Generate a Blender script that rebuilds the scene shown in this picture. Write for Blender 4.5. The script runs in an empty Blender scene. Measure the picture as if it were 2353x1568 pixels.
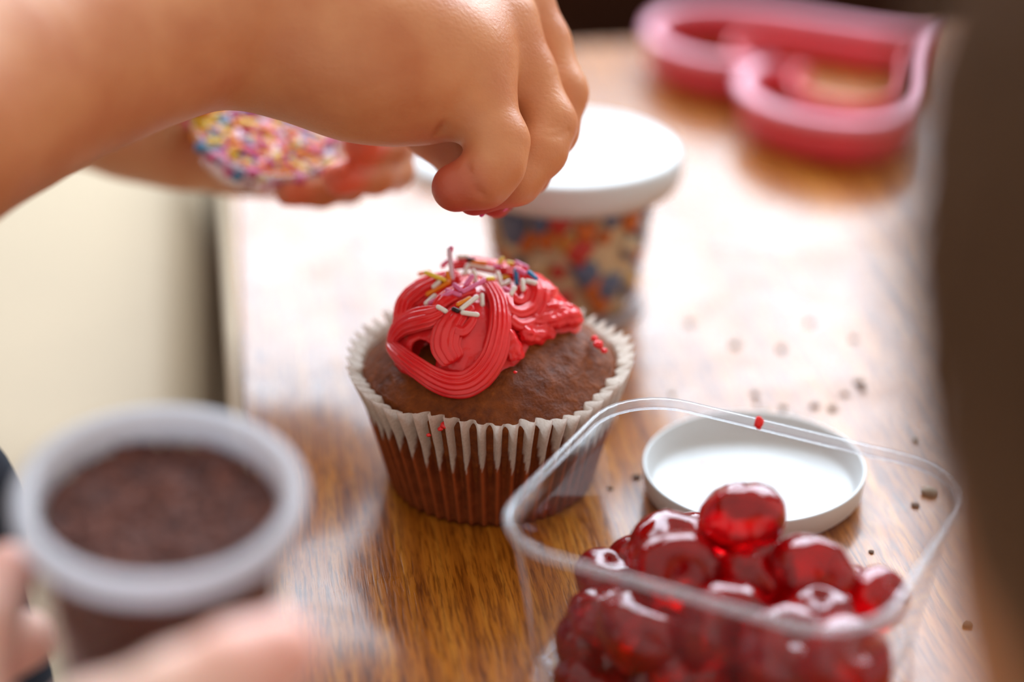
import bpy, math, random
import numpy as np
from mathutils import Vector, Matrix, noise
from mathutils.bvhtree import BVHTree
R = math.radians
random.seed(7)
S = bpy.context.scene
COL = S.collection

# ------------------------------------------------------------------ camera, world, light, exposure
PITCH = R(27.0); LENS = 70.0; FPX = 2353 * LENS / 36.0
CAM = Vector((0, 0, 0.2727))
FW = Vector((0, math.cos(PITCH), -math.sin(PITCH))); UP = Vector((0, math.sin(PITCH), math.cos(PITCH))); RT = Vector((1, 0, 0))
cd = bpy.data.cameras.new('camera'); cam = bpy.data.objects.new('camera', cd); COL.objects.link(cam)
cam.location = CAM; cam.rotation_euler = (math.pi / 2 - PITCH, 0, 0)
cd.lens = LENS; cd.sensor_width = 36; cd.sensor_fit = 'HORIZONTAL'; cd.clip_start = 0.01; cd.clip_end = 50
cd.dof.use_dof = True; cd.dof.focus_distance = 0.485; cd.dof.aperture_fstop = 3.3; cd.dof.aperture_blades = 9
S.camera = cam
w = bpy.data.worlds.new('world'); S.world = w; w.use_nodes = True
w.node_tree.nodes['Background'].inputs[0].default_value = (1.0, 0.95, 0.88, 1)
w.node_tree.nodes['Background'].inputs[1].default_value = 0.50
WIN = dict(x0=-1.1, x1=1.7, z0=0.45, z1=2.40, y=2.0)       # the window in the back wall
ld = bpy.data.lights.new('window_daylight', 'AREA'); ld.shape = 'RECTANGLE'
ld.size = WIN['x1'] - WIN['x0']; ld.size_y = WIN['z1'] - WIN['z0']; ld.energy = 130; ld.color = (0.71, 0.86, 1.0)
lo = bpy.data.objects.new('window_daylight', ld); COL.objects.link(lo)
lo.location = ((WIN['x0'] + WIN['x1']) / 2, WIN['y'] + 0.09, (WIN['z0'] + WIN['z1']) / 2); lo.rotation_euler = (-math.pi / 2, 0, 0)
S.cycles.adaptive_threshold = 0.03; S.cycles.max_bounces = 6; S.cycles.diffuse_bounces = 2; S.cycles.glossy_bounces = 3; S.cycles.transmission_bounces = 6; S.cycles.transparent_max_bounces = 12
S.view_settings.view_transform = 'Standard'; S.view_settings.look = 'None'
S.view_settings.exposure = 0.6; S.view_settings.gamma = 1.0; S.view_settings.use_curve_mapping = False

# ------------------------------------------------------------------ helpers
def ray(px, py):
    return FW + RT * ((px - 1176.5) / FPX) + UP * ((784 - py) / FPX)
def at(px, py, d):                       # point seen at a pixel, d metres in front of the lens
    return CAM + ray(px, py) * d
def atz(px, py, z):                      # point seen at a pixel, on the level z
    r = ray(px, py); return CAM + r * ((z - CAM.z) / r.z)
def aty(px, py, y):
    r = ray(px, py); return CAM + r * (y / r.y)
def tag(o, label=None, cat=None, group=None, kind=None):
    if label: o['label'] = label
    if cat: o['category'] = cat
    if group: o['group'] = group
    if kind: o['kind'] = kind
    return o
def empty(name, loc=(0, 0, 0), rz=0):
    o = bpy.data.objects.new(name, None); COL.objects.link(o)
    o.location = loc; o.rotation_euler = (0, 0, rz); o.empty_display_size = 0.01; return o
def mesh(name, v, f, m=None, parent=None, smooth=True, mi=None):
    me = bpy.data.meshes.new(name)
    me.from_pydata([tuple(p) for p in v], [], [tuple(q) for q in f])
    me.validate(); me.update()
    o = bpy.data.objects.new(name, me); COL.objects.link(o)
    for mm in (m if isinstance(m, (list, tuple)) else [m]):
        if mm: me.materials.append(mm)
    if mi is not None: me.polygons.foreach_set('material_index', mi)
    if smooth: me.polygons.foreach_set('use_smooth', [True] * len(me.polygons))
    if parent:
        o.parent = parent
    return o
class MB:
    def __init__(s): s.v = []; s.f = []; s.m = []
    def add(s, v, f, m=0):
        b = len(s.v); s.v += [tuple(p) for p in v]; s.f += [tuple(i + b for i in q) for q in f]; s.m += [m] * len(f); return s
    def box(s, x0, x1, y0, y1, z0, z1, b=0.0, m=0):
        if b <= 0:
            v = [(x, y, z) for z in (z0, z1) for y in (y0, y1) for x in (x0, x1)]
            return s.add(v, [(0, 2, 3, 1), (4, 5, 7, 6), (0, 1, 5, 4), (2, 6, 7, 3), (0, 4, 6, 2), (1, 3, 7, 5)], m)
        rings = []                       # rounded upright edges and chamfered rims
        for z, ins in ((z0, b), (z0 + b, 0), (z1 - b, 0), (z1 - b * .3, b * .3), (z1, b)):
            rr = []
            for cx, cy, a0 in ((x1 - b, y1 - b, 0), (x0 + b, y1 - b, 90), (x0 + b, y0 + b, 180), (x1 - b, y0 + b, 270)):
                for k in range(4):
                    a = R(a0 + 30 * k); rad = max(b - ins, b * .05)
                    rr.append((cx + rad * math.cos(a), cy + rad * math.sin(a), z))
            rings.append(rr)
        n = 16; v = [p for r_ in rings for p in r_]; f = []
        for i in range(4):
            for j in range(n): f.append((i * n + j, i * n + (j + 1) % n, (i + 1) * n + (j + 1) % n, (i + 1) * n + j))
        f.append(tuple(range(n))[::-1]); f.append(tuple(range(4 * n, 5 * n)))
        return s.add(v, f, m)
    def build(s, name, m, parent=None, smooth=False): return mesh(name, s.v, s.f, m, parent, smooth, s.m)
def lathe(prof, n=96, mod=None):         # prof: list of (r, z); mod(r,z,a)->(x,y,z)
    v = []; f = []
    for i in range(len(prof)):
        for j in range(n):
            a = 2 * math.pi * j / n
            r_, z_ = prof[i]
            v.append(mod(r_, z_, a) if mod else (r_ * math.cos(a), r_ * math.sin(a), z_))
    for i in range(len(prof) - 1):
        for j in range(n):
            f.append((i * n + j, i * n + (j + 1) % n, (i + 1) * n + (j + 1) % n, (i + 1) * n + j))
    return v, f
def capsule(p, q, r, n=8, caps=3):
    p = Vector(p); q = Vector(q); d = (q - p); L = d.length; d = d / L if L > 1e-9 else Vector((0, 0, 1))
    a = d.orthogonal().normalized(); b = d.cross(a); v = []; f = []
    rings = []
    for k in range(caps): t = -math.pi / 2 + (k + .5) * (math.pi / 2) / caps; rings.append((p + d * r * math.sin(t), r * math.cos(t)))
    rings += [(p, r), (q, r)]
    for k in range(caps): t = (k + .5) * (math.pi / 2) / caps; rings.append((q + d * r * math.sin(t), r * math.cos(t)))
    for c, rr in rings:
        for j in range(n): t = 2 * math.pi * j / n; v.append(c + (a * math.cos(t) + b * math.sin(t)) * rr)
    m = len(rings)
    for i in range(m - 1):
        for j in range(n): f.append((i * n + j, i * n + (j + 1) % n, (i + 1) * n + (j + 1) % n, (i + 1) * n + j))
    f.append(tuple(range(n))[::-1]); f.append(tuple(range((m - 1) * n, m * n)))
    return v, f
def catmull(pts, per=10):
    P = [np.array(p, float) for p in pts]; P = [2 * P[0] - P[1]] + P + [2 * P[-1] - P[-2]]; out = []
    for i in range(1, len(P) - 2):
        for k in range(per):
            t = k / per; a, b, c, d = P[i - 1], P[i], P[i + 1], P[i + 2]
            out.append(.5 * (2 * b + (c - a) * t + (2 * a - 5 * b + 4 * c - d) * t * t + (3 * b - a - 3 * c + d) * t ** 3))
    out.append(P[-2]); return np.array(out)

# ------------------------------------------------------------------ implicit surfaces (surface nets)
def smin(a, b, k):
    if k <= 0: return np.minimum(a, b)
    h = np.maximum(k - np.abs(a - b), 0) / k
    return np.minimum(a, b) - h * h * k * .25
class Field:
    def __init__(s, lo, hi, res):
        s.lo = np.array(lo, float); s.res = res
        s.n = np.ceil((np.array(hi) - s.lo) / res).astype(int) + 1
        s.d = np.full(s.n, 1.0, np.float32)
    def block(s, lo, hi):
        a = np.maximum(((np.array(lo) - s.lo) / s.res).astype(int) - 1, 0); b = np.minimum(((np.array(hi) - s.lo) / s.res).astype(int) + 2, s.n)
        if (b <= a).any(): return None, None
        sl = tuple(slice(a[i], b[i]) for i in range(3))
        g = np.meshgrid(*[(s.lo[i] + s.res * np.arange(a[i], b[i])).astype(np.float32) for i in range(3)], indexing='ij')
        return sl, g
    def cone(s, p, q, ra, rb, k=0.004, sub=False):  # tapered capsule
        p = np.array(p, float); q = np.array(q, float); m = max(ra, rb) + k + 2 * s.res
        sl, g = s.block(np.minimum(p, q) - m, np.maximum(p, q) + m)
        if sl is None: return s
        ab = q - p; L2 = max(float(ab @ ab), 1e-12)
        t = np.clip(((g[0] - p[0]) * ab[0] + (g[1] - p[1]) * ab[1] + (g[2] - p[2]) * ab[2]) / L2, 0, 1)
        d = np.sqrt((g[0] - p[0] - t * ab[0]) ** 2 + (g[1] - p[1] - t * ab[1]) ** 2 + (g[2] - p[2] - t * ab[2]) ** 2) - (ra + (rb - ra) * t)
        s.d[sl] = -smin(-s.d[sl], d, k) if sub else smin(s.d[sl], d, k); return s
    def ell(s, c, r, k=0.004, rot=None, sub=False):
        c = np.array(c, float); r = np.array(r, float); m = r.max() + k + 2 * s.res
        sl, g = s.block(c - m, c + m)
        if sl is None: return s
        x = [g[i] - c[i] for i in range(3)]
        if rot is not None:
            M = np.array(rot.transposed() if hasattr(rot, 'transposed') else rot)
            x = [M[i][0] * x[0] + M[i][1] * x[1] + M[i][2] * x[2] for i in range(3)]
        k0 = np.sqrt(sum((x[i] / r[i]) ** 2 for i in range(3))); k1 = np.sqrt(sum((x[i] / r[i] ** 2) ** 2 for i in range(3))) + 1e-9
        d = np.where(k0 < 1e-2, -r.min(), k0 * (k0 - 1) / k1)
        s.d[sl] = -smin(-s.d[sl], d, k) if sub else smin(s.d[sl], d, k); return s
    def mesh(s):
        d = s.d; neg = d < 0
        c = np.zeros(s.n - 1, np.int8)
        for i in (0, 1):
            for j in (0, 1):
                for k in (0, 1):
                    c += neg[i:s.n[0] - 1 + i, j:s.n[1] - 1 + j, k:s.n[2] - 1 + k]
        act = (c > 0) & (c < 8); idx = np.argwhere(act)
        ids = np.full(act.shape, -1, np.int64); ids[act] = np.arange(len(idx))
        pos = np.zeros((len(idx), 3)); cnt = np.zeros(len(idx))
        cor = [(i, j, k) for i in (0, 1) for j in (0, 1) for k in (0, 1)]
        val = {o: d[idx[:, 0] + o[0], idx[:, 1] + o[1], idx[:, 2] + o[2]].astype(float) for o in cor}
        for a in cor:
            for b in cor:
                if sum(b) == sum(a) + 1 and all(b[t] >= a[t] for t in range(3)):
                    va, vb = val[a], val[b]; m = (va < 0) != (vb < 0)
                    t = np.where(m, va / np.where(m, va - vb, 1), 0)
                    for ax in range(3): pos[:, ax] += np.where(m, a[ax] + t * (b[ax] - a[ax]), 0)
                    cnt += m
        pos = (pos / cnt[:, None] + idx) * s.res + s.lo
        quads = []
        for ax in range(3):
            sa = [slice(0, None)] * 3; sb = [slice(0, None)] * 3
            sa[ax] = slice(0, -1); sb[ax] = slice(1, None)
            A = neg[tuple(sa)]; B = neg[tuple(sb)]; e = np.argwhere(A != B)
            u, v_ = [(1, 2), (2, 0), (0, 1)][ax]
            ok = (e[:, u] > 0) & (e[:, v_] > 0) & (e[:, u] < s.n[u] - 1) & (e[:, v_] < s.n[v_] - 1); e = e[ok]
            def at_(du, dv):
                q = e.copy(); q[:, u] -= du; q[:, v_] -= dv; return ids[q[:, 0], q[:, 1], q[:, 2]]
            q = np.stack([at_(1, 1), at_(0, 1), at_(0, 0), at_(1, 0)], 1)
            inside = A[e[:, 0], e[:, 1], e[:, 2]]
            q[~inside] = q[~inside][:, ::-1]; quads.append(q)
        return pos, np.concatenate(quads)
def np_mesh(name, v, q, m, parent=None, relax=2):
    v = np.asarray(v, float); q = np.asarray(q)
    for _ in range(relax):
        acc = np.zeros_like(v); c = np.zeros(len(v))
        for k in range(4):
            a, b = q[:, k], q[:, (k + 1) % 4]
            np.add.at(acc, a, v[b]); np.add.at(c, a, 1)
        v = v * .5 + .5 * acc / np.maximum(c, 1)[:, None]
    me = bpy.data.meshes.new(name)
    me.vertices.add(len(v)); me.vertices.foreach_set('co', v.astype(np.float32).ravel())
    me.loops.add(len(q) * 4); me.loops.foreach_set('vertex_index', q.astype(np.int32).ravel())
    me.polygons.add(len(q)); me.polygons.foreach_set('loop_start', np.arange(0, len(q) * 4, 4, dtype=np.int32))
    try: me.polygons.foreach_set('loop_total', np.full(len(q), 4, np.int32))
    except Exception: pass
    me.polygons.foreach_set('use_smooth', np.ones(len(q), bool)); me.update(calc_edges=True); me.validate()
    if m: me.materials.append(m)
    o = bpy.data.objects.new(name, me); COL.objects.link(o)
    if parent: o.parent = parent
    return o
def point_attr(o, name, vals):
    a = o.data.attributes.new(name, 'FLOAT', 'POINT'); a.data.foreach_set('value', np.asarray(vals, np.float32))

# ------------------------------------------------------------------ materials
def srgb(r, g, b):
    f = lambda c: (c / 255 / 12.92) if c / 255 <= .04045 else ((c / 255 + .055) / 1.055) ** 2.4
    return (f(r), f(g), f(b), 1)
class N:                                 # small node helper
    def __init__(s, name):
        s.m = bpy.data.materials.new(name); s.m.use_nodes = True; s.t = s.m.node_tree
        s.b = s.t.nodes['Principled BSDF']; s.out = s.t.nodes['Material Output']
    def n(s, typ, **kw):
        x = s.t.nodes.new('ShaderNode' + typ)
        for k, v in kw.items():
            if k.startswith('_'): setattr(x, k[1:], v)
            else: x.inputs[k.replace('__', ' ')].default_value = v
        return x
    def l(s, a, b): s.t.links.new(a, b)
    def coords(s, kind='Object', scale=(1, 1, 1), rot=(0, 0, 0)):
        tc = s.n('TexCoord'); mp = s.n('Mapping'); mp.inputs['Scale'].default_value = scale; mp.inputs['Rotation'].default_value = rot
        s.l(tc.outputs[kind], mp.inputs['Vector']); return mp.outputs[0]
    def noise(s, vec, scale, detail=4, rough=.5, dist=0):
        x = s.n('TexNoise', Scale=scale, Detail=detail, Roughness=rough, Distortion=dist); s.l(vec, x.inputs['Vector']); return x.outputs['Fac']
    def ramp(s, fac, stops):
        x = s.n('ValToRGB'); e = x.color_ramp.elements
        while len(e) < len(stops): e.new(.5)
        for i, (p, c) in enumerate(stops): e[i].position = p; e[i].color = c
        s.l(fac, x.inputs[0]); return x.outputs[0]
    def mix(s, fac, a, b, blend='MIX'):
        x = s.n('Mix', _data_type='RGBA', _blend_type=blend)
        for v, i in ((fac, 0), (a, 6), (b, 7)):
            if hasattr(v, 'is_linked') or hasattr(v, 'node'): s.l(v, x.inputs[i])
            else: x.inputs[i].default_value = v
        return x.outputs[2]
    def bump(s, h, strength, dist):
        x = s.n('Bump', Strength=strength, Distance=dist); s.l(h, x.inputs['Height']); s.l(x.outputs[0], s.b.inputs['Normal']); return x
    def set(s, **kw):
        for k, v in kw.items():
            k = k.replace('__', ' ')
            if hasattr(v, 'node'): s.l(v, s.b.inputs[k])
            else: s.b.inputs[k].default_value = v
        return s
    def attr(s, name):
        x = s.n('Attribute'); x.attribute_name = name; return x.outputs['Fac']
def plain(name, col, rough=.5, var=.06, scale=200, bump=0, bscale=400, **kw):
    n = N(name); c = n.coords(); f = n.noise(c, scale, 3)
    d = tuple(x * (1 - var * 2) for x in col[:3]) + (1,); e = tuple(min(1, x * (1 + var)) for x in col[:3]) + (1,)
    n.set(Base__Color=n.ramp(f, [(.3, d), (.7, e)]), Roughness=rough, **kw)
    if bump: n.bump(n.noise(c, bscale, 4), 1.0, bump)
    return n.m
def clear(name, tint=(1, 1, 1, 1), rough=.03, edge=1.45, haze=0.0, hazecol=(.9, .9, .92, 1)):
    n = N(name); t = n.t                 # thin clear plastic: lets light straight through, mirrors by Fresnel
    tr = n.n('BsdfTransparent', Color=tint); gl = n.n('BsdfGlossy', Roughness=rough); lw = n.n('LayerWeight', Blend=.5); pw = n.n('Math', _operation='POWER'); pw.inputs[1].default_value = 5.0; n.l(lw.outputs['Facing'], pw.inputs[0])
    fr = n.n('Math', _operation='MULTIPLY_ADD'); fr.inputs[1].default_value = .7; fr.inputs[2].default_value = ((edge - 1) / (edge + 1)) ** 2; n.l(pw.outputs[0], fr.inputs[0])
    mx = n.n('MixShader'); n.l(fr.outputs[0], mx.inputs[0]); n.l(tr.outputs[0], mx.inputs[1]); n.l(gl.outputs[0], mx.inputs[2]); last = mx
    if haze:
        df = n.n('BsdfTranslucent', Color=hazecol); d2 = n.n('BsdfDiffuse', Color=hazecol)
        ad = n.n('MixShader', Fac=.5); n.l(df.outputs[0], ad.inputs[1]); n.l(d2.outputs[0], ad.inputs[2])
        m2 = n.n('MixShader', Fac=haze); n.l(mx.outputs[0], m2.inputs[1]); n.l(ad.outputs[0], m2.inputs[2]); last = m2
    n.l(last.outputs[0], n.out.inputs['Surface']); return n.m

def wood_mat(name, dark, mid, light, rough=.3, sx=1.0, coat=0.0, bump=.00012):
    n = N(name)
    c1 = n.coords(scale=(260 * sx, 9, 40)); c2 = n.coords(scale=(1150 * sx, 85, 60)); c3 = n.coords(scale=(14, 5, 5))
    g = n.noise(c1, 1.0, 3, .6, .6); p = n.noise(c2, 1.0, 3, .6, .3); b = n.noise(c3, 1.0, 3)
    base = n.ramp(g, [(.25, dark), (.5, mid), (.75, light)])
    pore = n.ramp(p, [(.38, (.40, .33, .26, 1)), (.54, (1, 1, 1, 1))])
    col = n.mix(.85, base, pore, 'MULTIPLY')
    tone = n.ramp(b, [(.3, (.82, .80, .78, 1)), (.7, (1.0, 1.0, 1.0, 1))])
    n.set(Base__Color=n.mix(1.0, col, tone, 'MULTIPLY'))
    smear = n.ramp(n.noise(n.coords(scale=(1, 1, 1)), 38, 3, .6, .8), [(.3, (rough * .8,) * 3 + (1,)), (.7, (rough * 1.35,) * 3 + (1,))])
    cw = n.ramp(n.noise(n.coords(scale=(1, 1, 1)), 26, 3, .65, 1.2), [(.32, (coat * .72,) * 3 + (1,)), (.62, (coat * 1.1,) * 3 + (1,))]) if coat else 0.0
    n.set(Roughness=smear, Coat__Weight=cw, Coat__IOR=1.8, Coat__Roughness=rough * .45, Specular__IOR__Level=.14)
    n.bump(p, .9, bump); return n.m

def skin_mat(name, base, deep, tipc, rough=.42):
    n = N(name); c = n.coords()
    f = n.noise(c, 60, 4); col = n.ramp(f, [(.3, deep), (.7, base)])
    pores = n.noise(c, 900, 3, .6)
    col = n.mix(n.attr('lit_flush'), n.mix(n.attr('tip'), col, tipc), srgb(246, 112, 84))  # coral mix: reddened fingertips with their highlight put into the colour
    n.set(Base__Color=col, Roughness=rough, Subsurface__Weight=.28, Subsurface__Radius=(.8, .3, .14), Subsurface__Scale=.006, Specular__IOR__Level=.42)
    wr = n.noise(n.coords(scale=(1, 2.2, 2.2), rot=(.4, .7, .2)), 420, 4, .6)
    n.bump(n.mix(.5, pores, wr), .6, .0004); return n.m

M = {}
M['wood'] = wood_mat('oiled_oak', srgb(128, 66, 14), srgb(178, 104, 28), srgb(204, 134, 48), .30, coat=.29, bump=.00014)
M['dark_wood'] = wood_mat('dark_walnut', srgb(44, 22, 14), srgb(62, 33, 20), srgb(78, 44, 27), .4)
M['cream'] = plain('cream_paint', srgb(182, 158, 126), .7, .03, 8)
M['wall'] = plain('plaster_tan', srgb(112, 84, 60), .9, .05, 5)
M['floor'] = wood_mat('floor_boards', srgb(90, 60, 38), srgb(120, 84, 54), srgb(140, 100, 66), .4)
M['frame'] = plain('white_gloss_paint', srgb(230, 230, 226), .35, .02, 30)
M['glass'] = clear('window_glass', edge=1.2)
M['white_plastic'] = plain('white_plastic', srgb(212, 212, 211), .38, .015, 60)
M['clear'] = clear('clear_plastic', tint=(.985, .987, .99, 1), rough=.03, edge=1.22, haze=.006)
M['clear_rim'] = clear('clear_plastic_lip', tint=(.95, .955, .97, 1), rough=.05, edge=1.7, haze=.13)
M['frosted_rim'] = clear('milky_plastic_lip', tint=(.9, .9, .93, 1), rough=.12, edge=1.6, haze=.62, hazecol=(.80, .79, .83, 1))
M['pink'] = plain('coral_pink_silicone', srgb(232, 72, 84), .34, .03, 60)
M['pink_rim'] = plain('pale_pink_silicone', srgb(240, 150, 170), .36, .03, 60)
M['navy'] = plain('navy_cotton', srgb(24, 32, 48), .9, .15, 900, .0003, 1500)
M['shirt'] = plain('grey_cotton', srgb(150, 150, 155), .9, .1, 900, .0003, 1500)
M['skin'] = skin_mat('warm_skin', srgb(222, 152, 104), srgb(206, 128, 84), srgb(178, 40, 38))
M['skin_pink'] = skin_mat('pink_skin', srgb(252, 214, 198), srgb(246, 192, 174), srgb(240, 160, 146))
M['crumb'] = plain('dark_crumb', srgb(112, 84, 64), .8, .2, 900)
M['crumb_pale'] = plain('pale_crumb', srgb(170, 150, 128), .8, .2, 900)
M['choc'] = plain('chocolate_brown', srgb(80, 34, 20), .75, .2, 500)
M['choc_light'] = plain('milk_chocolate_brown', srgb(120, 62, 40), .75, .2, 500)
SPR = dict(white=srgb(244, 238, 226), pink=srgb(240, 120, 168), magenta=srgb(222, 40, 120), orange=srgb(252, 146, 20), yellow=srgb(250, 214, 60), blue=srgb(24, 130, 180), black=srgb(38, 20, 18), lilac=srgb(236, 206, 222))
for k, c in SPR.items(): M['s_' + k] = plain('sugar_' + k, c, .38, .03, 1500)

# ------------------------------------------------------------------ the room
TR = R(8.25)                                        # the table stands turned by this much
EDGE = Vector((-0.0799, 0.4955, 0))                 # a point on its left edge
tdir = Vector((-math.sin(TR), math.cos(TR), 0)); tnor = Vector((math.cos(TR), math.sin(TR), 0))
FLOOR = -0.74
fl = MB().box(-2.5, 2.5, -1.5, WIN['y'] + .1, FLOOR - .05, FLOOR).build('floor', M['floor']); tag(fl, 'brown wooden floor', kind='structure')
wb = MB()
wb.box(-2.5, WIN['x0'], WIN['y'], WIN['y'] + .1, FLOOR, 2.7).box(WIN['x1'], 2.5, WIN['y'], WIN['y'] + .1, FLOOR, 2.7)
wb.box(WIN['x0'], WIN['x1'], WIN['y'], WIN['y'] + .1, FLOOR, WIN['z0']).box(WIN['x0'], WIN['x1'], WIN['y'], WIN['y'] + .1, WIN['z1'], 2.7)
tag(wb.build('wall_back', M['wall']), 'tan plaster wall with a wide window', kind='structure')
wn = empty('window_1', (0, WIN['y'], 0)); tag(wn, 'wide white window behind the table', kind='structure')
f_ = MB(); a, b, c, d = WIN['x0'], WIN['x1'], WIN['z0'], WIN['z1']; t_ = .05
f_.box(a, a + t_, .01, .07, c, d).box(b - t_, b, .01, .07, c, d).box(a, b, .01, .07, c, c + t_).box(a, b, .01, .07, d - t_, d)
f_.build('window_frame', M['frame'], wn)
MB().box(a - .05, b + .05, -.10, .02, c - .04, c).build('window_sill', M['frame'], wn)
for x0, x1 in ((a + t_, b - t_),):
    MB().box(x0, x1, .035, .040, c + t_, d - t_).build('pane', M['glass'], wn)

# table
tb = empty('table', EDGE, TR); tag(tb, 'oak table with a slim cream edge strip under the cupcake', 'table')
top = MB().box(.0035, 1.45, -.30, .300, -.028, 0, .0015).build('tabletop', M['wood'], tb)
MB().box(-.0008, .0035, -.30, .300, -.028, .0004, .0012).build('edge_strip', M['cream'], tb, True)
for x, y in ((.06, -.24), (1.38, -.24), (.06, .24), (1.38, .24)):
    MB().box(x - .03, x + .03, y - .03, y + .03, FLOOR, -.028, .004).build('leg', M['wood'], tb)
# cream side cabinet, lower than the table, along its left edge
cb = empty('side_cabinet', EDGE, TR); tag(cb, 'plain cream side cabinet along the left edge of the table', 'cabinet')
MB().box(-.22, -.012, -.09, .48, FLOOR + .06, -.092, .004).build('body', M['cream'], cb)
MB().box(-.23, -.007, -.10, .50, -.092, -.040, .020).build('worktop', M['cream'], cb, True)
MB().box(-.20, -.03, -.08, .46, FLOOR, FLOOR + .06).build('plinth', M['dark_wood'], cb)
for y0, y1 in ((-.085, .19), (.20, .475)):
    dr = MB().box(-.232, -.22, y0, y1, FLOOR + .08, -.10, .003).build('door', M['cream'], cb)
    MB().box(-.245, -.232, (y0 + y1) / 2 - .05, (y0 + y1) / 2 + .05, -.16, -.15, .003).build('handle', M['dark_wood'], dr)
# dark sideboard under the window
sbx = empty('sideboard', (0.25, 1.10, FLOOR), 0); tag(sbx, 'dark brown wooden sideboard behind the far end of the table', 'sideboard')
MB().box(-.9, .9, .02, .45, .04, .76, .004).build('body', M['dark_wood'], sbx)
MB().box(-.92, .92, 0, .47, .76, .79, .006).build('top', M['dark_wood'], sbx)
for i in range(4):
    x0 = -.88 + i * .445
    dw = MB().box(x0, x0 + .43, 0.0, .02, .55, .74, .003).build('drawer', M['dark_wood'], sbx)
    v, f = capsule((x0 + .215, -.012, .645), (x0 + .215, .0, .645), .012); mesh('knob', v, f, M['dark_wood'], dw)
    dw = MB().box(x0, x0 + .43, 0.0, .02, .06, .53, .003).build('door', M['dark_wood'], sbx)
    v, f = capsule((x0 + .38, -.012, .4), (x0 + .38, .0, .4), .012); mesh('knob', v, f, M['dark_wood'], dw)

# ------------------------------------------------------------------ cupcake
CX, CY = -0.0055, 0.4575
cup = empty('cupcake', (CX, CY, 0)); tag(cup, 'chocolate cupcake with swirled coral frosting in a white pleated paper case', 'cupcake')
RB, RTOP, HC = 0.0268, 0.0342, 0.0345
# pleated paper case
npl, per, nz = 54, 12, 30
pap = N('greaseproof_paper'); at_w = pap.attr('white')
fib = pap.noise(pap.coords(), 1400, 4, .6); blot = pap.noise(pap.coords(), 260, 4, .6)
wet = pap.mix(pap.attr('ridge'), pap.ramp(blot, [(.3, srgb(104, 48, 22)), (.7, srgb(138, 70, 34))]), srgb(186, 92, 44))  # pleat ridges lighter: paper off the cake, plus the light they catch painted in
drycol = pap.ramp(fib, [(.3, srgb(222, 208, 194)), (.7, srgb(242, 232, 222))])
pap.set(Base__Color=pap.mix(at_w, wet, drycol), Roughness=.6, Specular__IOR__Level=.2)
pap.bump(fib, .4, .0001)
tl = pap.n('BsdfTranslucent'); pap.l(pap.mix(at_w, wet, drycol), tl.inputs['Color'])
ms = pap.n('MixShader'); mt_ = pap.n('Math', _operation='MULTIPLY'); mt_.inputs[1].default_value = .42; pap.l(at_w, mt_.inputs[0])
pap.l(mt_.outputs[0], ms.inputs[0]); pap.l(pap.b.outputs[0], ms.inputs[1]); pap.l(tl.outputs[0], ms.inputs[2]); pap.l(ms.outputs[0], pap.out.inputs['Surface'])
v = []; f = []; white = []; ridge = []; n = npl * per
rnd = [random.random() for _ in range(npl + 1)]; rnd2 = [random.random() for _ in range(npl + 1)]
def paper_pt(a, h):
    ph = a / (2 * math.pi) * npl; ip = int(ph) % npl; fr_ = ph - int(ph)
    jit = .35 * math.sin(a * 7 + 1) + .25 * math.sin(a * 13)
    wv = math.cos(2 * math.pi * (ph + .12 * jit))
    fold = math.copysign(abs(wv) ** .75, wv)
    amp = .00045 + .0022 * max(0, (h - .12)) ** 1.3
    flare = .0016 * max(0, h - .72) ** 1.2 * 3 * (1 + .5 * math.cos(a - R(190)))
    r_ = RB + (RTOP - RB) * (h ** .92) + flare + amp * fold
    zt = HC * h
    if h > .80:
        k = (h - .80) / .2
        zt += k * (.0009 * wv + .0012 * math.sin(3 * a + 1.2) * .6 + .0022 * (rnd[ip] - .5) * (1 - abs(2 * fr_ - 1)) + .0005 * math.sin(9 * a))
    wob = .0006 * h * math.sin(5 * a + .7)
    r_ += wob
    # greasy stain: white above a pleat-shaped line
    line = .79 + .02 * math.sin(4 * a) + .05 * math.sin(a - 1) - .22 * (.5 + .5 * wv) ** 1.3 * (0.8 + .4 * rnd2[ip]) + .05 * max(0, -wv)
    wh = min(1, max(0, (h - line) / .03))
    return (r_ * math.cos(a), r_ * math.sin(a), zt + .0004), wh, .55 * max(0, wv) ** 4
for i in range(nz + 1):
    h = i / nz
    for j in range(n):
        p, wh, rg_ = paper_pt(2 * math.pi * j / n, h); v.append(p); white.append(wh); ridge.append(rg_)
for i in range(nz):
    for j in range(n): f.append((i * n + j, i * n + (j + 1) % n, (i + 1) * n + (j + 1) % n, (i + 1) * n + j))
b0 = len(v); v.append((0, 0, .0004)); white.append(0); ridge.append(0)
for j in range(n): f.append((b0, (j + 1) % n, j))
pc = mesh('paper_case', v, f, pap.m, cup); point_attr(pc, 'white', white); point_attr(pc, 'ridge', ridge); pc['label'] = 'white pleated paper case, greasy brown below'
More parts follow.
